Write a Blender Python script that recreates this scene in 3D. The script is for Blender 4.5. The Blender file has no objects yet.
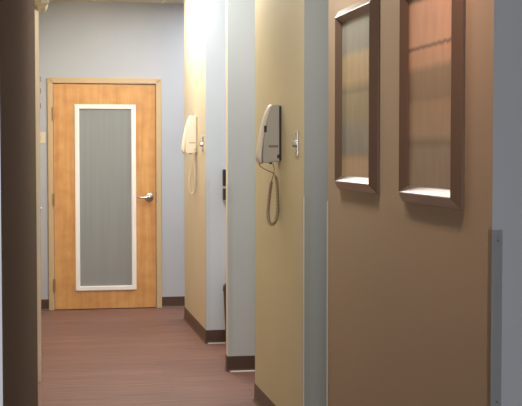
import bpy, bmesh, math, random
from mathutils import Vector, Matrix
random.seed(4)
S = bpy.context.scene
COL = S.collection

# ------------------------------------------------------------------ helpers
def srgb(r, g, b):
    f = lambda c: (c/255/12.92) if c/255 <= .04045 else ((c/255+.055)/1.055)**2.4
    return (f(r), f(g), f(b), 1)

class N:
    """small node-tree helper"""
    def __init__(s, name):
        s.m = bpy.data.materials.new(name); s.m.use_nodes = True
        s.t = s.m.node_tree; s.b = s.t.nodes['Principled BSDF']; s.out = s.t.nodes['Material Output']
    def n(s, kind, **kw):
        nd = s.t.nodes.new(kind)
        for k, v in kw.items():
            if k.startswith('_'): setattr(nd, k[1:], v)
            else: nd.inputs[k].default_value = v
        return nd
    def l(s, a, b): s.t.links.new(a, b)
    def set(s, **kw):
        for k, v in kw.items(): s.b.inputs[k.replace('_', ' ')].default_value = v
        return s
    def coords(s, scale=(1, 1, 1)):
        tc = s.n('ShaderNodeTexCoord'); mp = s.n('ShaderNodeMapping', Scale=scale)
        s.l(tc.outputs['Object'], mp.inputs['Vector']); return mp.outputs['Vector']

def paint(name, c, rough=.55, var=.025, bump=.03):
    k = N(name).set(Roughness=rough); v = k.coords()
    ns = k.n('ShaderNodeTexNoise', Scale=1.7, Detail=4.0); k.l(v, ns.inputs['Vector'])
    rp = k.n('ShaderNodeValToRGB')
    rp.color_ramp.elements[0].position = .3; rp.color_ramp.elements[1].position = .7
    rp.color_ramp.elements[0].color = tuple(x*(1-var) for x in c[:3])+(1,)
    rp.color_ramp.elements[1].color = tuple(min(1, x*(1+var)) for x in c[:3])+(1,)
    k.l(ns.outputs['Fac'], rp.inputs['Fac']); k.l(rp.outputs['Color'], k.b.inputs['Base Color'])
    n2 = k.n('ShaderNodeTexNoise', Scale=260.0, Detail=2.0); k.l(v, n2.inputs['Vector'])
    bp = k.n('ShaderNodeBump', Strength=bump, Distance=.002); k.l(n2.outputs['Fac'], bp.inputs['Height'])
    k.l(bp.outputs['Normal'], k.b.inputs['Normal'])
    return k.m

def plain(name, c, rough=.5, metal=0., spec=.5, coat=0.):
    k = N(name).set(Base_Color=c, Roughness=rough, Metallic=metal)
    k.b.inputs['Specular IOR Level'].default_value = spec
    k.b.inputs['Coat Weight'].default_value = coat
    v = k.coords(); ns = k.n('ShaderNodeTexNoise', Scale=40.0, Detail=3.0); k.l(v, ns.inputs['Vector'])
    mr = k.n('ShaderNodeMapRange'); mr.inputs['To Min'].default_value = max(0, rough-.05); mr.inputs['To Max'].default_value = min(1, rough+.05)
    k.l(ns.outputs['Fac'], mr.inputs['Value']); k.l(mr.outputs['Result'], k.b.inputs['Roughness'])
    return k.m

# ------------------------------------------------------------------ materials
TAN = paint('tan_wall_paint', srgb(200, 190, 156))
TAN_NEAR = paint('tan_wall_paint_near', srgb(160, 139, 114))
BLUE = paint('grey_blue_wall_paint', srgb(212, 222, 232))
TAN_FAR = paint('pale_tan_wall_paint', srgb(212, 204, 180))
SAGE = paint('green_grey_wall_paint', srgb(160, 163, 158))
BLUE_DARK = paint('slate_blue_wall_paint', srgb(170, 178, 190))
BACK = paint('pale_lavender_grey_wall_paint', srgb(184, 190, 200))
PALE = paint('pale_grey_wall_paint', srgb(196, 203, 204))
TAN_SHADED = paint('shaded_tan_wall_paint', srgb(112, 97, 83), var=.03)  # tan wall of the left pier, its shadow put into the darker colour
TRIM_CREAM = paint('pale_cream_trim_paint', srgb(232, 222, 204))
CREAM = paint('cream_wall_paint', srgb(214, 200, 172))
BASE = plain('dark_brown_vinyl_base', srgb(84, 62, 50), .4)
TOE = plain('pale_cove_edge', srgb(205, 196, 188), .35)
FRAME_PAINT = plain('tan_metal_frame_paint', srgb(204, 178, 140), .42)
WHITE = plain('white_glazing_bead', srgb(250, 249, 248), .35)
STEEL = plain('satin_steel', srgb(200, 200, 200), .28, 1.0)
BRASS = plain('aged_brass_hinge', srgb(176, 150, 112), .42, .7)
PHONE = plain('ivory_phone_plastic', srgb(222, 216, 202), .4)
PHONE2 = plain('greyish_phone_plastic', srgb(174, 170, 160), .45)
PHONE_OVERLIT = plain('overlit_ivory_plastic', srgb(238, 232, 216), .4)  # far telephone's ivory, its overexposure put into the paler colour
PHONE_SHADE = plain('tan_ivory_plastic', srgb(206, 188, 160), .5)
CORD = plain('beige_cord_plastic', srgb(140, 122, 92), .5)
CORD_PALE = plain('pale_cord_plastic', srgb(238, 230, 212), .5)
BLACK = plain('dark_plastic', srgb(44, 40, 40), .5)
GREYMARK = plain('grey_print', srgb(126, 118, 106), .6)
IVORY = plain('ivory_plastic', srgb(222, 214, 192), .4)
LENS = plain('clear_white_lens', srgb(206, 202, 196), .25)
HOUSING = plain('aged_cream_plastic', srgb(190, 182, 152), .45)
FRAME_WOOD = N('brown_satin_moulding').set(Base_Color=srgb(112, 91, 75), Roughness=.3, Coat_Weight=.7, Coat_Roughness=.3, IOR=1.6).m
BIN = plain('dark_brown_bin_plastic', srgb(62, 48, 46), .45)
PAPER = plain('white_paper', srgb(232, 234, 238), .7)

def mat_floor():
    k = N('red_brown_vinyl_planks'); tc = k.n('ShaderNodeTexCoord')
    br = k.n('ShaderNodeTexBrick', Scale=1.0); br.offset = .37; br.squash = 1
    br.inputs['Brick Width'].default_value = 1.22; br.inputs['Row Height'].default_value = .152
    br.inputs['Mortar Size'].default_value = .0012; br.inputs['Mortar Smooth'].default_value = .3
    br.inputs['Color1'].default_value = srgb(139, 103, 92); br.inputs['Color2'].default_value = srgb(127, 92, 83)
    br.inputs['Mortar'].default_value = srgb(98, 68, 62)
    k.l(tc.outputs['Object'], br.inputs['Vector'])
    mp = k.n('ShaderNodeMapping', Scale=(1.2, 24, 1)); k.l(tc.outputs['Object'], mp.inputs['Vector'])
    ns = k.n('ShaderNodeTexNoise', Scale=2.0, Detail=6.0, Roughness=.6); k.l(mp.outputs['Vector'], ns.inputs['Vector'])
    rp = k.n('ShaderNodeValToRGB'); rp.color_ramp.elements[0].position = .3; rp.color_ramp.elements[1].position = .72
    rp.color_ramp.elements[0].color = (.55, .52, .5, 1); rp.color_ramp.elements[1].color = (1.15, 1.12, 1.1, 1)
    k.l(ns.outputs['Fac'], rp.inputs['Fac'])
    mx = k.n('ShaderNodeMixRGB', _blend_type='MULTIPLY', Fac=1.0)
    k.l(br.outputs['Color'], mx.inputs['Color1']); k.l(rp.outputs['Color'], mx.inputs['Color2'])
    k.l(mx.outputs['Color'], k.b.inputs['Base Color'])
    k.set(Roughness=.5)
    bp = k.n('ShaderNodeBump', Strength=.12, Distance=.002); k.l(ns.outputs['Fac'], bp.inputs['Height']); k.l(bp.outputs['Normal'], k.b.inputs['Normal'])
    return k.m
FLOOR = mat_floor()

def mat_ceiling():
    k = N('ceiling_tiles'); tc = k.n('ShaderNodeTexCoord')
    mp = k.n('ShaderNodeMapping', Rotation=(0, 0, math.pi/2)); mp.inputs['Location'].default_value = (.09, .13, 0)
    k.l(tc.outputs['Object'], mp.inputs['Vector'])
    br = k.n('ShaderNodeTexBrick', Scale=1.0); br.offset = 0
    br.inputs['Brick Width'].default_value = 1.22; br.inputs['Row Height'].default_value = .61
    br.inputs['Mortar Size'].default_value = .012; br.inputs['Mortar Smooth'].default_value = .05
    br.inputs['Color1'].default_value = srgb(212, 204, 190); br.inputs['Color2'].default_value = srgb(206, 198, 184)
    br.inputs['Mortar'].default_value = srgb(228, 222, 212)
    k.l(mp.outputs['Vector'], br.inputs['Vector']); k.l(br.outputs['Color'], k.b.inputs['Base Color'])
    ns = k.n('ShaderNodeTexNoise', Scale=90.0, Detail=4.0); k.l(tc.outputs['Object'], ns.inputs['Vector'])
    bp = k.n('ShaderNodeBump', Strength=.2, Distance=.003); k.l(ns.outputs['Fac'], bp.inputs['Height']); k.l(bp.outputs['Normal'], k.b.inputs['Normal'])
    return k.set(Roughness=.9).m
CEIL = mat_ceiling()

def mat_maple():
    k = N('honey_maple_veneer'); v = k.coords((14, 14, .8))
    ns = k.n('ShaderNodeTexNoise', Scale=1.6, Detail=6.0, Roughness=.55, Distortion=.6); k.l(v, ns.inputs['Vector'])
    rp = k.n('ShaderNodeValToRGB'); e = rp.color_ramp.elements
    e[0].position = .28; e[0].color = srgb(208, 151, 92); e[1].position = .72; e[1].color = srgb(226, 175, 112)
    k.l(ns.outputs['Fac'], rp.inputs['Fac'])
    v2 = k.coords((3.2, 3, 3.2)); n2 = k.n('ShaderNodeTexNoise', Scale=2.3, Detail=2.0); k.l(v2, n2.inputs['Vector'])
    r2 = k.n('ShaderNodeValToRGB'); r2.color_ramp.elements[0].position = .32; r2.color_ramp.elements[1].position = .62
    r2.color_ramp.elements[0].color = (.86, .82, .78, 1); r2.color_ramp.elements[1].color = (1, 1, 1, 1)
    k.l(n2.outputs['Fac'], r2.inputs['Fac'])
    mx = k.n('ShaderNodeMixRGB', _blend_type='MULTIPLY', Fac=1.0)
    k.l(rp.outputs['Color'], mx.inputs['Color1']); k.l(r2.outputs['Color'], mx.inputs['Color2'])
    k.l(mx.outputs['Color'], k.b.inputs['Base Color'])
    return k.set(Roughness=.38).m
MAPLE = mat_maple()

def mat_frost():
    k = N('grey_frosted_glass'); v = k.coords((24, 24, .5))
    ns = k.n('ShaderNodeTexNoise', Scale=1.5, Detail=3.0); k.l(v, ns.inputs['Vector'])
    rp = k.n('ShaderNodeValToRGB'); e = rp.color_ramp.elements
    e[0].position = .3; e[0].color = srgb(154, 159, 160); e[1].position = .7; e[1].color = srgb(161, 166, 167)
    k.l(ns.outputs['Fac'], rp.inputs['Fac']); k.l(rp.outputs['Color'], k.b.inputs['Base Color'])
    k.b.inputs['Transmission Weight'].default_value = .15
    return k.set(Roughness=.3).m
FROST = mat_frost()

def mat_guard():
    k = N('clear_plastic_guard')
    tr = k.n('ShaderNodeBsdfTransparent'); tr.inputs['Color'].default_value = (.995, .995, .99, 1)
    mx = k.n('ShaderNodeMixShader', Fac=.025)
    k.set(Base_Color=srgb(225, 222, 215), Roughness=.25)
    k.l(tr.outputs[0], mx.inputs[1]); k.l(k.b.outputs[0], mx.inputs[2]); k.l(mx.outputs[0], k.out.inputs['Surface'])
    return k.m
GUARD = mat_guard()
GUARD_EDGE = plain('pale_guard_edge', srgb(214, 208, 196), .3)

def mat_art(name, z0, z1, stops, ragged):
    """watercolour bands down the sheet; stops = (height in m, colour)"""
    k = N(name); tc = k.n('ShaderNodeTexCoord'); sp = k.n('ShaderNodeSeparateXYZ'); k.l(tc.outputs['Object'], sp.inputs[0])
    mp = k.n('ShaderNodeMapping', Scale=(1, 22, 5)); k.l(tc.outputs['Object'], mp.inputs['Vector'])
    ns = k.n('ShaderNodeTexNoise', Scale=1.6, Detail=5.0, Roughness=.65); k.l(mp.outputs['Vector'], ns.inputs['Vector'])
    sb = k.n('ShaderNodeMath', _operation='SUBTRACT'); sb.inputs[1].default_value = .5; k.l(ns.outputs['Fac'], sb.inputs[0])
    ml = k.n('ShaderNodeMath', _operation='MULTIPLY_ADD'); ml.inputs[1].default_value = ragged
    k.l(sb.outputs[0], ml.inputs[0]); k.l(sp.outputs['Z'], ml.inputs[2])
    mr = k.n('ShaderNodeMapRange'); mr.inputs['From Min'].default_value = z0; mr.inputs['From Max'].default_value = z1
    k.l(ml.outputs[0], mr.inputs['Value'])
    rp = k.n('ShaderNodeValToRGB'); el = rp.color_ramp.elements
    el[0].position = 0; el[0].color = stops[0][1]; el.remove(el[1])
    for z, c in stops[1:]:
        e = el.new(min(1, max(0, (z-z0)/(z1-z0)))); e.color = c
    k.l(mr.outputs['Result'], rp.inputs['Fac'])
    m2 = k.n('ShaderNodeMapping', Scale=(1, 9, 3)); k.l(tc.outputs['Object'], m2.inputs['Vector'])
    n2 = k.n('ShaderNodeTexNoise', Scale=2.4, Detail=6.0); k.l(m2.outputs['Vector'], n2.inputs['Vector'])
    r2 = k.n('ShaderNodeValToRGB'); r2.color_ramp.elements[0].color = (.78, .78, .8, 1); r2.color_ramp.elements[1].color = (1.12, 1.12, 1.1, 1)
    k.l(n2.outputs['Fac'], r2.inputs['Fac'])
    mx = k.n('ShaderNodeMixRGB', _blend_type='MULTIPLY', Fac=1.0)
    k.l(rp.outputs['Color'], mx.inputs['Color1']); k.l(r2.outputs['Color'], mx.inputs['Color2'])
    k.l(mx.outputs['Color'], k.b.inputs['Base Color'])
    k.b.inputs['Coat Weight'].default_value = .25; k.b.inputs['Coat Roughness'].default_value = .12
    return k.set(Roughness=.6).m

# ------------------------------------------------------------------ mesh helpers
def link(name, bm, mats, parent=None, loc=(0, 0, 0), smooth=False):
    me = bpy.data.meshes.new(name)
    bmesh.ops.recalc_face_normals(bm, faces=bm.faces[:])
    bm.to_mesh(me); bm.free()
    for m in (mats if isinstance(mats, (list, tuple)) else [mats]): me.materials.append(m)
    if smooth:
        for p in me.polygons: p.use_smooth = True
    o = bpy.data.objects.new(name, me); COL.objects.link(o); o.location = loc
    if parent: o.parent = parent
    return o

def box(bm, x0, x1, y0, y1, z0, z1):
    v = [bm.verts.new((x, y, z)) for z in (z0, z1) for x, y in ((x0, y0), (x1, y0), (x1, y1), (x0, y1))]
    fs = [bm.faces.new([v[i] for i in q]) for q in ((0, 3, 2, 1), (4, 5, 6, 7), (0, 1, 5, 4), (1, 2, 6, 5), (2, 3, 7, 6), (3, 0, 4, 7))]
    return v, fs

def bbox(x0, x1, y0, y1, z0, z1, bev=0, seg=2):
    bm = bmesh.new(); box(bm, x0, x1, y0, y1, z0, z1)
    if bev: bmesh.ops.bevel(bm, geom=bm.edges[:], offset=bev, segments=seg, profile=.6, affect='EDGES')
    return bm

def prism(pts, z0, z1):
    bm = bmesh.new()
    a = [bm.verts.new((x, y, z0)) for x, y in pts]; b = [bm.verts.new((x, y, z1)) for x, y in pts]
    n = len(pts); bm.faces.new(a); bm.faces.new(b[::-1])
    for i in range(n): bm.faces.new((a[i], a[(i+1) % n], b[(i+1) % n], b[i]))
    return bm

def ring(prof, w, h, place):
    """mitred rectangular frame; prof = closed list of (inset, height); place(u, v, t) -> point, u in 0..w, v in 0..h"""
    bm = bmesh.new(); rows = []
    for ins, t in prof:
        rows.append([bm.verts.new(place(u, v, t)) for u, v in ((ins, ins), (w-ins, ins), (w-ins, h-ins), (ins, h-ins))])
    n = len(prof)
    for i in range(n):
        a, b = rows[i], rows[(i+1) % n]
        for j in range(4): bm.faces.new((a[j], a[(j+1) % 4], b[(j+1) % 4], b[j]))
    return bm

def tube(bm, pts, r, seg=8, cap=True):
    pts = [Vector(p) for p in pts]; rings = []; up = Vector((.123, .2, 1)).normalized(); prev = None
    for i, p in enumerate(pts):
        t = (pts[min(i+1, len(pts)-1)]-pts[max(i-1, 0)]).normalized()
        if prev is None: a = t.cross(up); a = a if a.length > 1e-4 else t.cross(Vector((1, 0, 0)))
        else: a = prev-t*prev.dot(t)
        a.normalize(); b = t.cross(a); prev = a
        rr = r[i] if isinstance(r, (list, tuple)) else r
        rings.append([bm.verts.new(p+(a*math.cos(k*2*math.pi/seg)+b*math.sin(k*2*math.pi/seg))*rr) for k in range(seg)])
    for q, s in zip(rings, rings[1:]):
        for k in range(seg): bm.faces.new((q[k], q[(k+1) % seg], s[(k+1) % seg], s[k]))
    if cap: bm.faces.new(rings[0][::-1]); bm.faces.new(rings[-1])

def lathe(bm, origin, axis, prof, seg=20):
    """prof = (radius, distance along axis)"""
    axis = Vector(axis).normalized(); a = axis.orthogonal().normalized(); b = axis.cross(a); rows = []
    for r, d in prof:
        rows.append([bm.verts.new(Vector(origin)+axis*d+(a*math.cos(k*2*math.pi/seg)+b*math.sin(k*2*math.pi/seg))*r) for k in range(seg)])
    for q, s in zip(rows, rows[1:]):
        for k in range(seg): bm.faces.new((q[k], q[(k+1) % seg], s[(k+1) % seg], s[k]))
    bm.faces.new(rows[0][::-1]); bm.faces.new(rows[-1])

def catmull(P, n=12):
    P = [Vector(p) for p in P]; P = [P[0]*2-P[1]]+P+[P[-1]*2-P[-2]]; out = []
    for i in range(1, len(P)-2):
        for k in range(n):
            t = k/n; a, b, c, d = P[i-1:i+3]
            out.append(.5*((2*b)+(c-a)*t+(2*a-5*b+4*c-d)*t*t+(3*b-a-3*c+d)*t**3))
    return out+[P[-2]]

def struct(o): o['kind'] = 'structure'; return o
def empty(name, loc): o = bpy.data.objects.new(name, None); COL.objects.link(o); o.location = loc; o.empty_display_size = .05; return o
def tag(o, label, cat, group=None):
    o['label'] = label; o['category'] = cat
    if group: o['group'] = group
    return o

# ------------------------------------------------------------------ the setting
W, D, H = 1.2, 10.8, 2.766       # right wall plane, back wall plane, ceiling
XO, XL = 3.3, -2.2               # outer limits of the rooms either side
struct(link('floor', bbox(XL-.1, XO+.1, -2.1, D+.3, -.1, 0), FLOOR))
struct(link('ceiling', bbox(XL-.1, XO+.1, -2.1, D+.3, H, H+.1), CEIL))

def wall(name, pts, tan, blue, h=H):
    """vertical prism: faces square to the corridor axis take `blue`, the rest `tan`"""
    bm = prism(pts, 0, h); bmesh.ops.recalc_face_normals(bm, faces=bm.faces[:])
    for f in bm.faces: f.material_index = 1 if abs(f.normal.y) > .7 else 0
    return struct(link(name, bm, [tan, blue]))
def rect(x0, x1, y0, y1): return [(x0, y0), (x1, y0), (x1, y1), (x0, y1)]
T = .12
Y_A0, Y_A1 = 8.723, 10.067       # far tan wall with the second telephone
Y_B0, Y_B1 = 7.58, 7.66         # pale partition end
WB = 1.185
Y_P0, Y_P1 = 5.386, 6.672        # tan wall with the first telephone
Y_T0, Y_T1 = 3.045, 4.917        # near tan wall with the pictures
Lsh = lambda y0, y1: [(W, y0), (XO, y0), (XO, y0+T), (W+T, y0+T), (W+T, y1), (W, y1)]
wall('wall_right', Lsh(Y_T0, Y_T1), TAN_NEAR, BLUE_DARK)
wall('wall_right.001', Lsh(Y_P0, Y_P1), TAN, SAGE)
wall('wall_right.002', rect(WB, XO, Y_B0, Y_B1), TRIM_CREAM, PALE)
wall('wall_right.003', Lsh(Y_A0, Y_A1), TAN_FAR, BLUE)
wall('wall_right.004', rect(XO, XO+.1, -2.0, D), CREAM, BLUE)
# back wall with the door opening
DX0, DX1, DZ = .108, 1.03, 2.035
bm = bmesh.new()
pts = [(XL, 0), (DX0, 0), (DX0, DZ), (DX1, DZ), (DX1, 0), (XO+.1, 0), (XO+.1, H), (XL, H)]
for y in (D, D+.12): pass
a = [bm.verts.new((x, D, z)) for x, z in pts]; b = [bm.verts.new((x, D+.12, z)) for x, z in pts]
bm.faces.new(a); bm.faces.new(b[::-1])
for i in range(8): bm.faces.new((a[i], a[(i+1) % 8], b[(i+1) % 8], b[i]))
struct(link('wall_back', bm, BACK))
# left side: shadowed pier first, lit wall with a doorway further on
TAN_SHADED.node_tree.nodes['Principled BSDF'].inputs['Specular IOR Level'].default_value = .08
TAN_SHADED.node_tree.nodes['Principled BSDF'].inputs['Roughness'].default_value = .95
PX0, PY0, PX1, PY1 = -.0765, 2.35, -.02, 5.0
wall('wall_left', [(PX0, PY0), (PX1, PY1), (-.16, PY1), (-.2, PY0+.12), (XL, PY0+.12), (XL, PY0)], TAN_SHADED, BLUE)
LY0, LY1 = 8.25, 9.2
struct(link('wall_left.001', bbox(-.15, -.03, PY1, LY0, 0, H), CREAM))
struct(link('wall_left.002', bbox(-.15, -.03, LY1, D, 0, H), CREAM))
struct(link('wall_left.003', bbox(-.15, -.03, LY0, LY1, 2.07, H), CREAM))
wall('wall_left.004', rect(XL-.1, XL, -2.0, D), CREAM, BLUE)
struct(link('wall_behind', bbox(XL-.1, XO+.1, -2.1, -2.0, 0, H), BLUE))

struct(link('trim_7', bbox(-.06, -.0065, 7.45, 7.5, 0, H), TRIM_CREAM))

# baseboards (cove profile with a pale lower edge)
def baseboard(name, p0, p1, nrm, h=.1, toe=True):
    p0, p1, nrm = Vector(p0+(0,)), Vector(p1+(0,)), Vector(nrm+(0,))
    prof = [(0, 0), (.012, 0), (.011, .004), (.007, .010), (.005, .018), (.0045, h-.003), (.003, h), (0, h)]
    bm = bmesh.new(); rows = [[bm.verts.new(p+nrm*t+Vector((0, 0, z))) for t, z in prof] for p in (p0, p1)]
    n = len(prof)
    for i in range(n): bm.faces.new((rows[0][i], rows[0][(i+1) % n], rows[1][(i+1) % n], rows[1][i]))
    bm.faces.new(rows[0][::-1]); bm.faces.new(rows[1])
    o = struct(link(name, bm, BASE))
    if toe:
        d = (p1-p0).normalized()*.012
        bm = bmesh.new(); q = [p0+d+nrm*.0122, p1-d+nrm*.0122]
        v = [bm.verts.new(p+nrm*t+Vector((0, 0, z))) for p in q for t, z in ((0, .0005), (.010, .0005), (.004, .005), (0, .007))]
        for i in range(4): bm.faces.new((v[i], v[(i+1) % 4], v[4+(i+1) % 4], v[4+i]))
        bm.faces.new(v[:4][::-1]); bm.faces.new(v[4:])
        link('base_edge', bm, TOE, o)
    return o
baseboard('baseboard_right', (W, Y_T0), (W, Y_T1), (-1, 0), toe=False)
baseboard('baseboard_right.001', (W, Y_P0), (W, Y_P1), (-1, 0), toe=False)
baseboard('baseboard_right.002', (W, Y_A0), (W, Y_A1), (-1, 0), toe=False)
baseboard('baseboard_right.003', (WB, Y_B0), (XO, Y_B0), (0, -1))
baseboard('baseboard_right.004', (W, Y_A0), (XO, Y_A0), (0, -1))
baseboard('baseboard_right.005', (W, Y_P0), (XO, Y_P0), (0, -1))
baseboard('baseboard_right.006', (W, Y_T0), (XO, Y_T0), (0, -1))
baseboard('baseboard_right.007', (WB, Y_B0), (WB, Y_B1), (-1, 0), toe=False)
baseboard('baseboard_back', (XL, D), (.061, D), (0, -1), toe=False)
baseboard('baseboard_back.001', (1.077, D), (XO, D), (0, -1), toe=False)
n_ = Vector((PY1-PY0, -(PX1-PX0))).normalized()
baseboard('baseboard_left', (PX0, PY0), (PX1, PY1), (n_.x, n_.y), toe=False)

# clear corner guards on the outside corners, 1.22 m high
def guard(name, x, y, sx, sy, wing=.03, edge=True, screws=True):
    """angle strip: one wing along the corridor face, one on the end face; sx, sy point into the wall"""
    t = .002; bm = bmesh.new()
    pts = [(x-sx*t, y-sy*t), (x+sx*wing, y-sy*t), (x+sx*wing, y), (x, y), (x, y+sy*wing), (x-sx*t, y+sy*wing)]
    lo = [bm.verts.new((a, b, .102)) for a, b in pts]; hi = [bm.verts.new((a, b, 1.22)) for a, b in pts]
    bm.faces.new(lo); bm.faces.new(hi[::-1])
    for i in range(6): bm.faces.new((lo[i], lo[(i+1) % 6], hi[(i+1) % 6], hi[i]))
    o = struct(link(name, bm, GUARD))
    if edge:
        link('guard_edge', bbox(x-.0045, x+.0015, y-.0045, y+.0015, .102, 1.22), GUARD_EDGE, o)
    if screws:
        for z in (1.19, .75, .3):
            bm = bmesh.new(); lathe(bm, (x+sx*wing*.55, y-sy*t, z), (0, -sy, 0), [(.0035, 0), (.0035, .001), (.002, .002)], 10)
            link('screw', bm, GREYMARK, o)
    return o
guard('trim_1', W, Y_T0, 1, 1, edge=False)
guard('trim_2', W, Y_T1, 1, -1, screws=False)
guard('trim_3', W, Y_P0, 1, 1, screws=False)
guard('trim_4', WB, Y_B0, 1, 1, screws=False)
guard('trim_5', W, Y_A0, 1, 1, edge=False, screws=False)
guard('trim_8', PX1, PY1, -1, -1, screws=False)
guard('trim_6', PX0, PY0, -1, 1, edge=False)

# ------------------------------------------------------------------ door at the end of the corridor
door = struct(empty('door_1', (.569, D, 0)))
ox = .569
def dlink(name, bm, m, parent=door, smooth=False):
    for v in bm.verts: v.co -= Vector((ox, D, 0))
    return link(name, bm, m, parent, smooth=smooth)
# leaf with a tall light cut out of it
LX0, LX1, LZ0, LZ1 = .114, 1.024, .008, 2.029
GX0, GX1, GZ0, GZ1 = .300, .846, .170, 1.848        # outer edge of the white bead
bm = bmesh.new(); rows = []
for y in (D-.004, D+.04):
    for (x0, x1, z0, z1) in ((LX0, LX1, LZ0, LZ1), (GX0+.02, GX1-.02, GZ0+.02, GZ1-.02)):
        rows.append([bm.verts.new((x, y, z)) for x, z in ((x0, z0), (x1, z0), (x1, z1), (x0, z1))])
for a, b in ((rows[0], rows[1]), (rows[2], rows[3]), (rows[0], rows[2]), (rows[1], rows[3])):
    for j in range(4): bm.faces.new((a[j], a[(j+1) % 4], b[(j+1) % 4], b[j]))
leaf = dlink('door_leaf', bm, MAPLE)
bm = ring([(0, -.002), (0, .010), (.006, .014), (.036, .014), (.041, .008), (.041, -.03), (.022, -.03), (.022, -.002)], GX1-GX0, GZ1-GZ0,
          lambda u, v, t: (GX0+u, D-.004-t, GZ0+v))
dlink('glazing_bead', bm, WHITE)
dlink('glass_pane', bbox(GX0+.035, GX1-.035, D+.000, D+.006, GZ0+.035, GZ1-.035), FROST)
# painted metal door frame (one U-shaped moulding with a stop)
def uframe(x0, x1, z1, w, y0, y1):
    pts = [(x0, 0), (x0+w, 0), (x0+w, z1-w), (x1-w, z1-w), (x1-w, 0), (x1, 0), (x1, z1), (x0, z1)]
    bm = bmesh.new()
    a = [bm.verts.new((x, y0, z)) for x, z in pts]; b = [bm.verts.new((x, y1, z)) for x, z in pts]
    for q in ((0, 1, 2, 7), (7, 2, 3, 6), (6, 3, 4, 5)):
        bm.faces.new([a[i] for i in q]); bm.faces.new([b[i] for i in q][::-1])
    for i in range(8): bm.faces.new((a[i], a[(i+1) % 8], b[(i+1) % 8], b[i]))
    bmesh.ops.bevel(bm, geom=[e for e in bm.edges if all(abs(v.co.y-y0) < 1e-6 for v in e.verts)], offset=.004, segments=2, affect='EDGES')
    return bm
dlink('door_frame', uframe(.061, 1.077, 2.086, .049, D-.022, D-.0005), FRAME_PAINT)
for z in (1.765, .997, .228):
    bm = bmesh.new(); tube(bm, [(.112, D-.028, z-.058), (.112, D-.028, z+.058)], .0085, 10)
    box(bm, .0985, .112, D-.0275, D-.0225, z-.055, z+.055)
    hg = dlink('hinge', bm, BRASS)
# lever handle
bm = bmesh.new()
lathe(bm, (.964, D-.0045, 1.012), (0, -1, 0), [(.040, 0), (.040, .004), (.036, .010), (.024, .015), (.015, .018), (.0135, .05)], 28)
tube(bm, [Vector((.964, D-.052, 1.012)), Vector((.94, D-.058, 1.011)), Vector((.90, D-.058, 1.009)), Vector((.868, D-.055, 1.010)), Vector((.853, D-.046, 1.012))],
     [.0145, .0125, .0105, .0095, .008], 12)
lathe(bm, (.964, D-.040, 1.012), (0, -1, 0), [(.014, 0), (.021, .008), (.022, .018), (.017, .026), (.006, .029)], 20)
dlink('lever_handle', bm, STEEL, smooth=True)
dlink('strike_plate', bbox(1.0265, 1.0295, D-.022, D+.0, .955, 1.06), GREYMARK)

# casing and lever of the doorway on the lit left wall
d2 = struct(empty('door_2', (-.03, (LY0+LY1)/2, 0)))
def l2(name, bm, m, smooth=False):
    for v in bm.verts: v.co -= Vector((-.03, (LY0+LY1)/2, 0))
    return link(name, bm, m, d2, smooth=smooth)
bm = bmesh.new()
y0, y1 = LY0-.055, LY1+.055
pts = [(y0, 0), (LY0+.012, 0), (LY0+.012, 2.05), (LY1-.012, 2.05), (LY1-.012, 0), (y1, 0), (y1, 2.115), (y0, 2.115)]
a = [bm.verts.new((-.0295, y, z)) for y, z in pts]; b = [bm.verts.new((-.006, y, z)) for y, z in pts]
for q in ((0, 1, 2, 7), (7, 2, 3, 6), (6, 3, 4, 5)):
    bm.faces.new([a[i] for i in q]); bm.faces.new([b[i] for i in q][::-1])
for i in range(8): bm.faces.new((a[i], a[(i+1) % 8], b[(i+1) % 8], b[i]))
l2('door_frame', bm, FRAME_PAINT)
l2('door_leaf', bbox(-.075, -.034, LY0+.014, LY1-.014, .008, 2.048), MAPLE)
bm = bmesh.new(); lathe(bm, (-.034, LY1-.085, 1.0), (1, 0, 0), [(.03, 0), (.03, .006), (.012, .012), (.011, .03)], 20)
tube(bm, [(-.006, LY1-.085, 1.0), (-.002, LY1-.12, 1.0), (-.004, LY1-.19, 1.0)], .008, 10)
l2('lever_handle', bm, STEEL, True)

# ------------------------------------------------------------------ framed pictures
def picture(loc, w, h, art, label, tilt=0):
    """hangs on the wall plane x = W; local y runs along the wall (0 = near edge), z up, -x out of the wall"""
    root = empty('framed_picture', loc); root.rotation_euler = (tilt, 0, 0)
    prof = [(0, 0), (0, .007), (.002, .009), (.029, .0295), (.032, .0305), (.034, .0295), (.053, .009), (.055, .006), (.055, 0)]
    link('picture_frame', ring(prof, w, h, lambda u, v, t: (-t-.001, u, v)), FRAME_WOOD, root)
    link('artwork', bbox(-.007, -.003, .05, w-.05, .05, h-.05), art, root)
    tag(root, label, 'picture'); return root
c = srgb
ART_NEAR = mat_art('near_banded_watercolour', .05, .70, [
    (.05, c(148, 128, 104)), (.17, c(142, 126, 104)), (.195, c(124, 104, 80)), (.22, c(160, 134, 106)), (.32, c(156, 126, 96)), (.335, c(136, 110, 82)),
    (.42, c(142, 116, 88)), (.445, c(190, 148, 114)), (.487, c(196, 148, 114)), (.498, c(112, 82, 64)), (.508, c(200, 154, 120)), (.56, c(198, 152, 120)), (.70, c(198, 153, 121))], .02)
ART_FAR = mat_art('far_banded_watercolour', .05, .66, [
    (.05, c(176, 148, 116)), (.115, c(172, 146, 114)), (.135, c(146, 128, 102)), (.145, c(124, 122, 112)), (.25, c(128, 126, 116)), (.28, c(136, 126, 102)), (.37, c(140, 130, 104)),
    (.385, c(120, 114, 94)), (.43, c(168, 146, 110)), (.52, c(166, 146, 112)), (.545, c(132, 130, 118)), (.66, c(138, 138, 128))], .02)
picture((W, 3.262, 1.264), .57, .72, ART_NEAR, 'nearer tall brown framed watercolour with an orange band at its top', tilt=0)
picture((W, 4.140, 1.279), .57, .72, ART_FAR, 'farther tall brown framed watercolour in grey green and tan bands')

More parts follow.
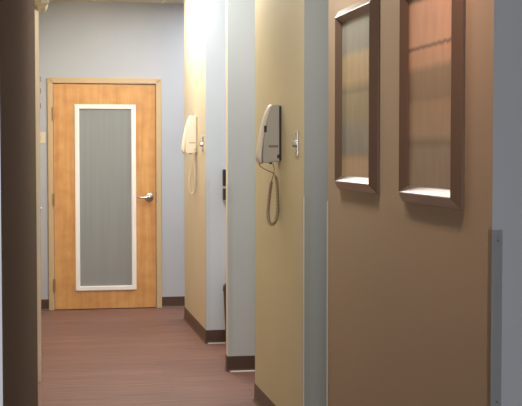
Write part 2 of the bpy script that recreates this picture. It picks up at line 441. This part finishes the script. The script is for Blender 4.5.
# ------------------------------------------------------------------ wall telephones
def loft(bm, secs):
    rows = [[bm.verts.new(p) for p in s] for s in secs]; n = len(rows[0])
    for q, s in zip(rows, rows[1:]):
        for k in range(n): bm.faces.new((q[k], q[(k+1) % n], s[(k+1) % n], s[k]))
    bm.faces.new(rows[0][::-1]); bm.faces.new(rows[-1]); return bm
def telephone(loc):
    """local origin on the wall at the foot of the near side; -x out of the wall, y along it (away), z up"""
    root = empty('wall_telephone', loc); wd = .125
    link('wall_plate', bbox(-.012, -.0005, .006, wd-.006, .012, .288, .003), BLACK, root)
    # body: wedge, thin at the top, deep at the bottom
    prof = [(.012, .004), (.086, .0), (.092, .006), (.094, .03), (.088, .12), (.072, .21), (.052, .285), (.047, .292), (.012, .294)]
    bm = bmesh.new()
    a = [bm.verts.new((-x, 0, z)) for x, z in prof]; b = [bm.verts.new((-x, wd, z)) for x, z in prof]; n = len(prof)
    fa = bm.faces.new(a); fb = bm.faces.new(b[::-1])
    for i in range(n): bm.faces.new((a[i], a[(i+1) % n], b[(i+1) % n], b[i]))
    bmesh.ops.bevel(bm, geom=[e for e in bm.edges if abs(e.verts[0].co.y-e.verts[1].co.y) < 1e-6 and min(v.co.x for v in e.verts) < -.02], offset=.005, segments=2, affect='EDGES')
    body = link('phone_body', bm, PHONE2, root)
    # unreadable grey maker's plate and a small dark catch on the near side
    link('name_plate', bbox(-.066, -.016, -.0012, .001, .078, .090), GREYMARK, body)
    link('catch', bbox(-.022, -.012, -.003, .001, .024, .042, .001, 1), BLACK, body)
    link('jack', bbox(-.060, -.046, .01, .024, -.006, .002), BLACK, body)
    # handset lying along the sloping front
    secs = []
    for z, out, th, hw in ((-.006, .088, .010, .024), (.002, .090, .022, .036), (.03, .092, .027, .040), (.07, .089, .026, .038), (.12, .083, .024, .036), (.17, .074, .023, .036),
                           (.22, .063, .022, .037), (.262, .051, .019, .037), (.288, .042, .014, .033), (.297, .040, .006, .022)):
        yc = .058
        pr = []
        for k in range(16):
            t = 2*math.pi*k/16; cx, sy = math.cos(t), math.sin(t)
            pr.append((-(out+th/2)-math.copysign(abs(cx)**.6, cx)*th/2-.001, yc+math.copysign(abs(sy)**.6, sy)*hw, z))
        secs.append(pr)
    hs = link('handset', loft(bmesh.new(), secs), PHONE, root, smooth=True)
    bm = bmesh.new(); box(bm, -.104, -.080, -.001, .012, .150, .186)
    link('cradle_slot', bbox(-.089, -.076, -.0012, .004, .155, .188), BLACK, body)
    # coiled cord: plain lead from the handset, then the coil hanging in a long loop up to the jack
    yb = .045
    lead = catmull([(-.108, yb, -.002), (-.100, yb, -.018), (-.072, yb-.004, -.036), (-.040, yb-.012, -.05), (-.026, yb-.02, -.064)], 8)
    tail = catmull([(-.044, .03, -.09), (-.036, .026, -.06), (-.033, .02, -.03), (-.040, .017, -.004)], 8)
    core = catmull([(-.026, yb-.02, -.064), (-.018, yb-.02, -.10), (-.013, yb-.01, -.18), (-.011, yb, -.255), (-.020, yb+.01, -.300), (-.038, yb+.012, -.318),
                    (-.055, yb+.01, -.298), (-.060, yb, -.245), (-.055, yb-.01, -.17), (-.044, .03, -.09)], 40)
    L = [0]
    for p, q in zip(core, core[1:]): L.append(L[-1]+(q-p).length)
    hel = []; turns = 70; N_ = turns*9; j = 0; ref = Vector((0, 1, 0))
    for k in range(N_+1):
        s = L[-1]*k/N_
        while j < len(core)-2 and L[j+1] < s: j += 1
        f = (s-L[j])/max(1e-9, L[j+1]-L[j]); p = core[j].lerp(core[j+1], f); t = (core[j+1]-core[j]).normalized()
        a = (ref-t*ref.dot(t)).normalized(); b = t.cross(a); th = 2*math.pi*k/9; R = .0074*min(1, k/12, (N_-k)/12)
        hel.append(p+a*math.cos(th)*R+b*math.sin(th)*R)
    bm = bmesh.new(); tube(bm, lead+hel[1:-1]+tail, .0025, 6)
    link('coiled_cord', bm, CORD, root, smooth=True)
    return root
def dup(root, loc):
    def cp(o, par):
        q = o.copy(); COL.objects.link(q); q.parent = par
        for ch in list(o.children): cp(ch, q)
        return q
    r = cp(root, None); r.location = loc; return r
ph = telephone((W, 5.915, 1.372))
ph2 = dup(ph, (W, 9.21, 1.412))
def repaint(o, m): o.data = o.data.copy(); o.data.materials[0] = m
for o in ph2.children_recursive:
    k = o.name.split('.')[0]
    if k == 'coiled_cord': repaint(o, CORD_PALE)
    elif k in ('phone_body', 'handset', 'cradle_slot'): repaint(o, PHONE_OVERLIT)
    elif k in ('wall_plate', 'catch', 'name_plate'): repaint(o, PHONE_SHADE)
tag(ph, 'ivory wall telephone nearest the framed pictures, dark coiled cord hanging', 'telephone', 'corridor wall telephones')
tag(ph2, 'overexposed ivory wall telephone near the wooden door, pale looped cord', 'telephone', 'corridor wall telephones')

# steel plates with a knob beside each telephone
def knob_plate(loc):
    root = empty('knob_switch', loc)
    link('switch_plate', bbox(-.006, -.0005, -.035, .035, 0, .116, .002), STEEL, root)
    bm = bmesh.new(); lathe(bm, (-.006, 0, .056), (-1, 0, 0), [(.018, 0), (.018, .003), (.015, .005), (.014, .016), (.010, .019)], 20)
    link('knob', bm, STEEL, root)
    for z in (.014, .102):
        bm = bmesh.new(); lathe(bm, (-.006, 0, z), (-1, 0, 0), [(.004, 0), (.004, .001), (.002, .002)], 10); link('screw', bm, GREYMARK, root)
    return root
k1 = knob_plate((W, 5.54, 1.409)); k2 = dup(k1, (W, 8.88, 1.424))
tag(k1, 'steel wall plate with round knob beside the nearer telephone', 'switch', 'knob plates on the corridor wall')
tag(k2, 'steel wall plate with round knob beside the farther bright telephone', 'switch', 'knob plates on the corridor wall')

# thermostat-like ivory switch plate on the back wall, left of the door
sw = empty('light_switch', (.008, D, 1.5))
link('switch_plate', bbox(-.037, .037, -.006, -.0005, 0, .10, .002), IVORY, sw)
link('toggle', bbox(-.006, .006, -.018, -.004, .046, .066, .001), IVORY, sw)
tag(sw, 'ivory switch plate on the grey back wall beside the door hinges', 'switch')

# emergency light high on the left wall
EY, EZ = 7.0, 2.255
em = empty('mounted_emergency_light', (-.03, EY, EZ))
bm = bmesh.new(); prof = [(0, .02), (.035, .0), (.062, .006), (.078, .03), (.082, .06), (.080, .15), (.066, .17), (0, .175)]
a = [bm.verts.new((x, 0, z)) for x, z in prof]; b = [bm.verts.new((x, .26, z)) for x, z in prof]; n = len(prof)
bm.faces.new(a); bm.faces.new(b[::-1])
for i in range(n): bm.faces.new((a[i], a[(i+1) % n], b[(i+1) % n], b[i]))
link('housing', bm, HOUSING, em)
link('lamp_lens', bbox(.040, .0835, -.006, .05, .025, .10, .004), LENS, em)
link('indicator', bbox(.052, .070, -.008, -.004, .062, .076), GREYMARK, em)
tag(em, 'ivory emergency light unit fixed high on the wall near the ceiling', 'light')

# signal tabs above the left doorway, seen edge-on
fl = empty('room_signal_flag', (-.0058, LY0-.03, 1.70))
link('bracket', bbox(0, .004, -.012, .012, 0, .26), IVORY, fl)
for z in (.02, .12, .20):
    link('tab', bbox(.004, .010, -.010, .010, z, z+.035, .001, 1), GREYMARK, fl)
tag(fl, 'narrow strip with small grey tabs on the door frame, seen edge-on', 'signal flag')

# things glimpsed through the slit between the pale partition and the far wall
fp = empty('wall_file_pocket', (1.324, Y_A0, 1.07))
link('pocket', bbox(0, .26, -.05, -.001, 0, .085, .003, 1), BLACK, fp)
link('pocket_upper', bbox(0, .26, -.045, -.001, .105, .225, .003, 1), BLACK, fp)
link('paper', bbox(.003, .22, -.03, -.012, .03, .10), PAPER, fp)
tag(fp, 'dark wall pocket glimpsed in the slit beside the pale partition', 'file holder')
bn = empty('waste_bin', (1.407, Y_A0-.12, 0))
bm = bmesh.new(); lathe(bm, (0, 0, 0), (0, 0, 1), [(.075, 0), (.078, .01), (.095, .40), (.099, .405), (.099, .42)], 24)
link('bin_body', bm, BIN, bn, smooth=False)
bm = bmesh.new(); lathe(bm, (0, 0, .421), (0, 0, 1), [(.099, 0), (.097, .02), (.07, .05), (.02, .06)], 24)
link('bin_lid', bm, BIN, bn)
tag(bn, 'dark waste bin glimpsed low in the slit beside the pale partition', 'bin')

# ------------------------------------------------------------------ light
def area(name, loc, size, watt, col, rot=(0, 0, 0), spread=180):
    d = bpy.data.lights.new(name, 'AREA'); d.shape = 'RECTANGLE'; d.size, d.size_y = size; d.energy = watt; d.color = col; d.spread = math.radians(spread)
    o = bpy.data.objects.new(name, d); COL.objects.link(o); o.location = loc; o.rotation_euler = rot; return o
R = math.radians
area('corridor_panel_far', (.85, 9.1, H-.02), (.5, 1.6), 44, (1, .97, .9))
area('corridor_panel_mid', (.8, 7.15, H-.02), (.5, 1.2), 24, (1, .96, .9))
area('corridor_panel_near', (.7, 4.6, H-.02), (.3, .4), 19, (1, .93, .86), rot=(0, R(-12), 0), spread=140)
area('accent_lamp', (.72, 3.25, H-.02), (.15, .15), 7, (1, .68, .56), rot=(0, R(-35), 0), spread=90)
area('side_passage_panel', (2.2, 10.4, H-.02), (1.1, .5), 30, (.93, .96, 1))
area('room_panel', (2.3, 8.2, H-.02), (.6, .5), 9, (.93, .96, 1))
area('room_panel_two', (2.3, 7.1, H-.02), (.6, .6), 20, (.97, .98, 1))
area('room_panel_three', (2.3, 4.9, H-.02), (.6, .3), 10, (.97, .98, 1))
area('daylight_behind', (-.5, -1.6, 1.0), (1.6, 1.4), 74, (.95, .97, 1), rot=(R(90), 0, R(-8)))

w = bpy.data.worlds.new('World'); S.world = w; w.use_nodes = True
w.node_tree.nodes['Background'].inputs[0].default_value = (.55, .6, .65, 1); w.node_tree.nodes['Background'].inputs[1].default_value = .25

# ------------------------------------------------------------------ camera
cd = bpy.data.cameras.new('camera'); cam = bpy.data.objects.new('camera', cd); COL.objects.link(cam)
cd.sensor_width = 36; cd.sensor_fit = 'HORIZONTAL'; cd.lens = 1189/522*36; cd.clip_start = .02
cam.location = (0, 0, 1.434); cam.rotation_euler = (math.pi/2-.044, 0, -.183)
S.camera = cam
S.view_settings.view_transform = 'Standard'; S.view_settings.look = 'None'; S.view_settings.exposure = 0
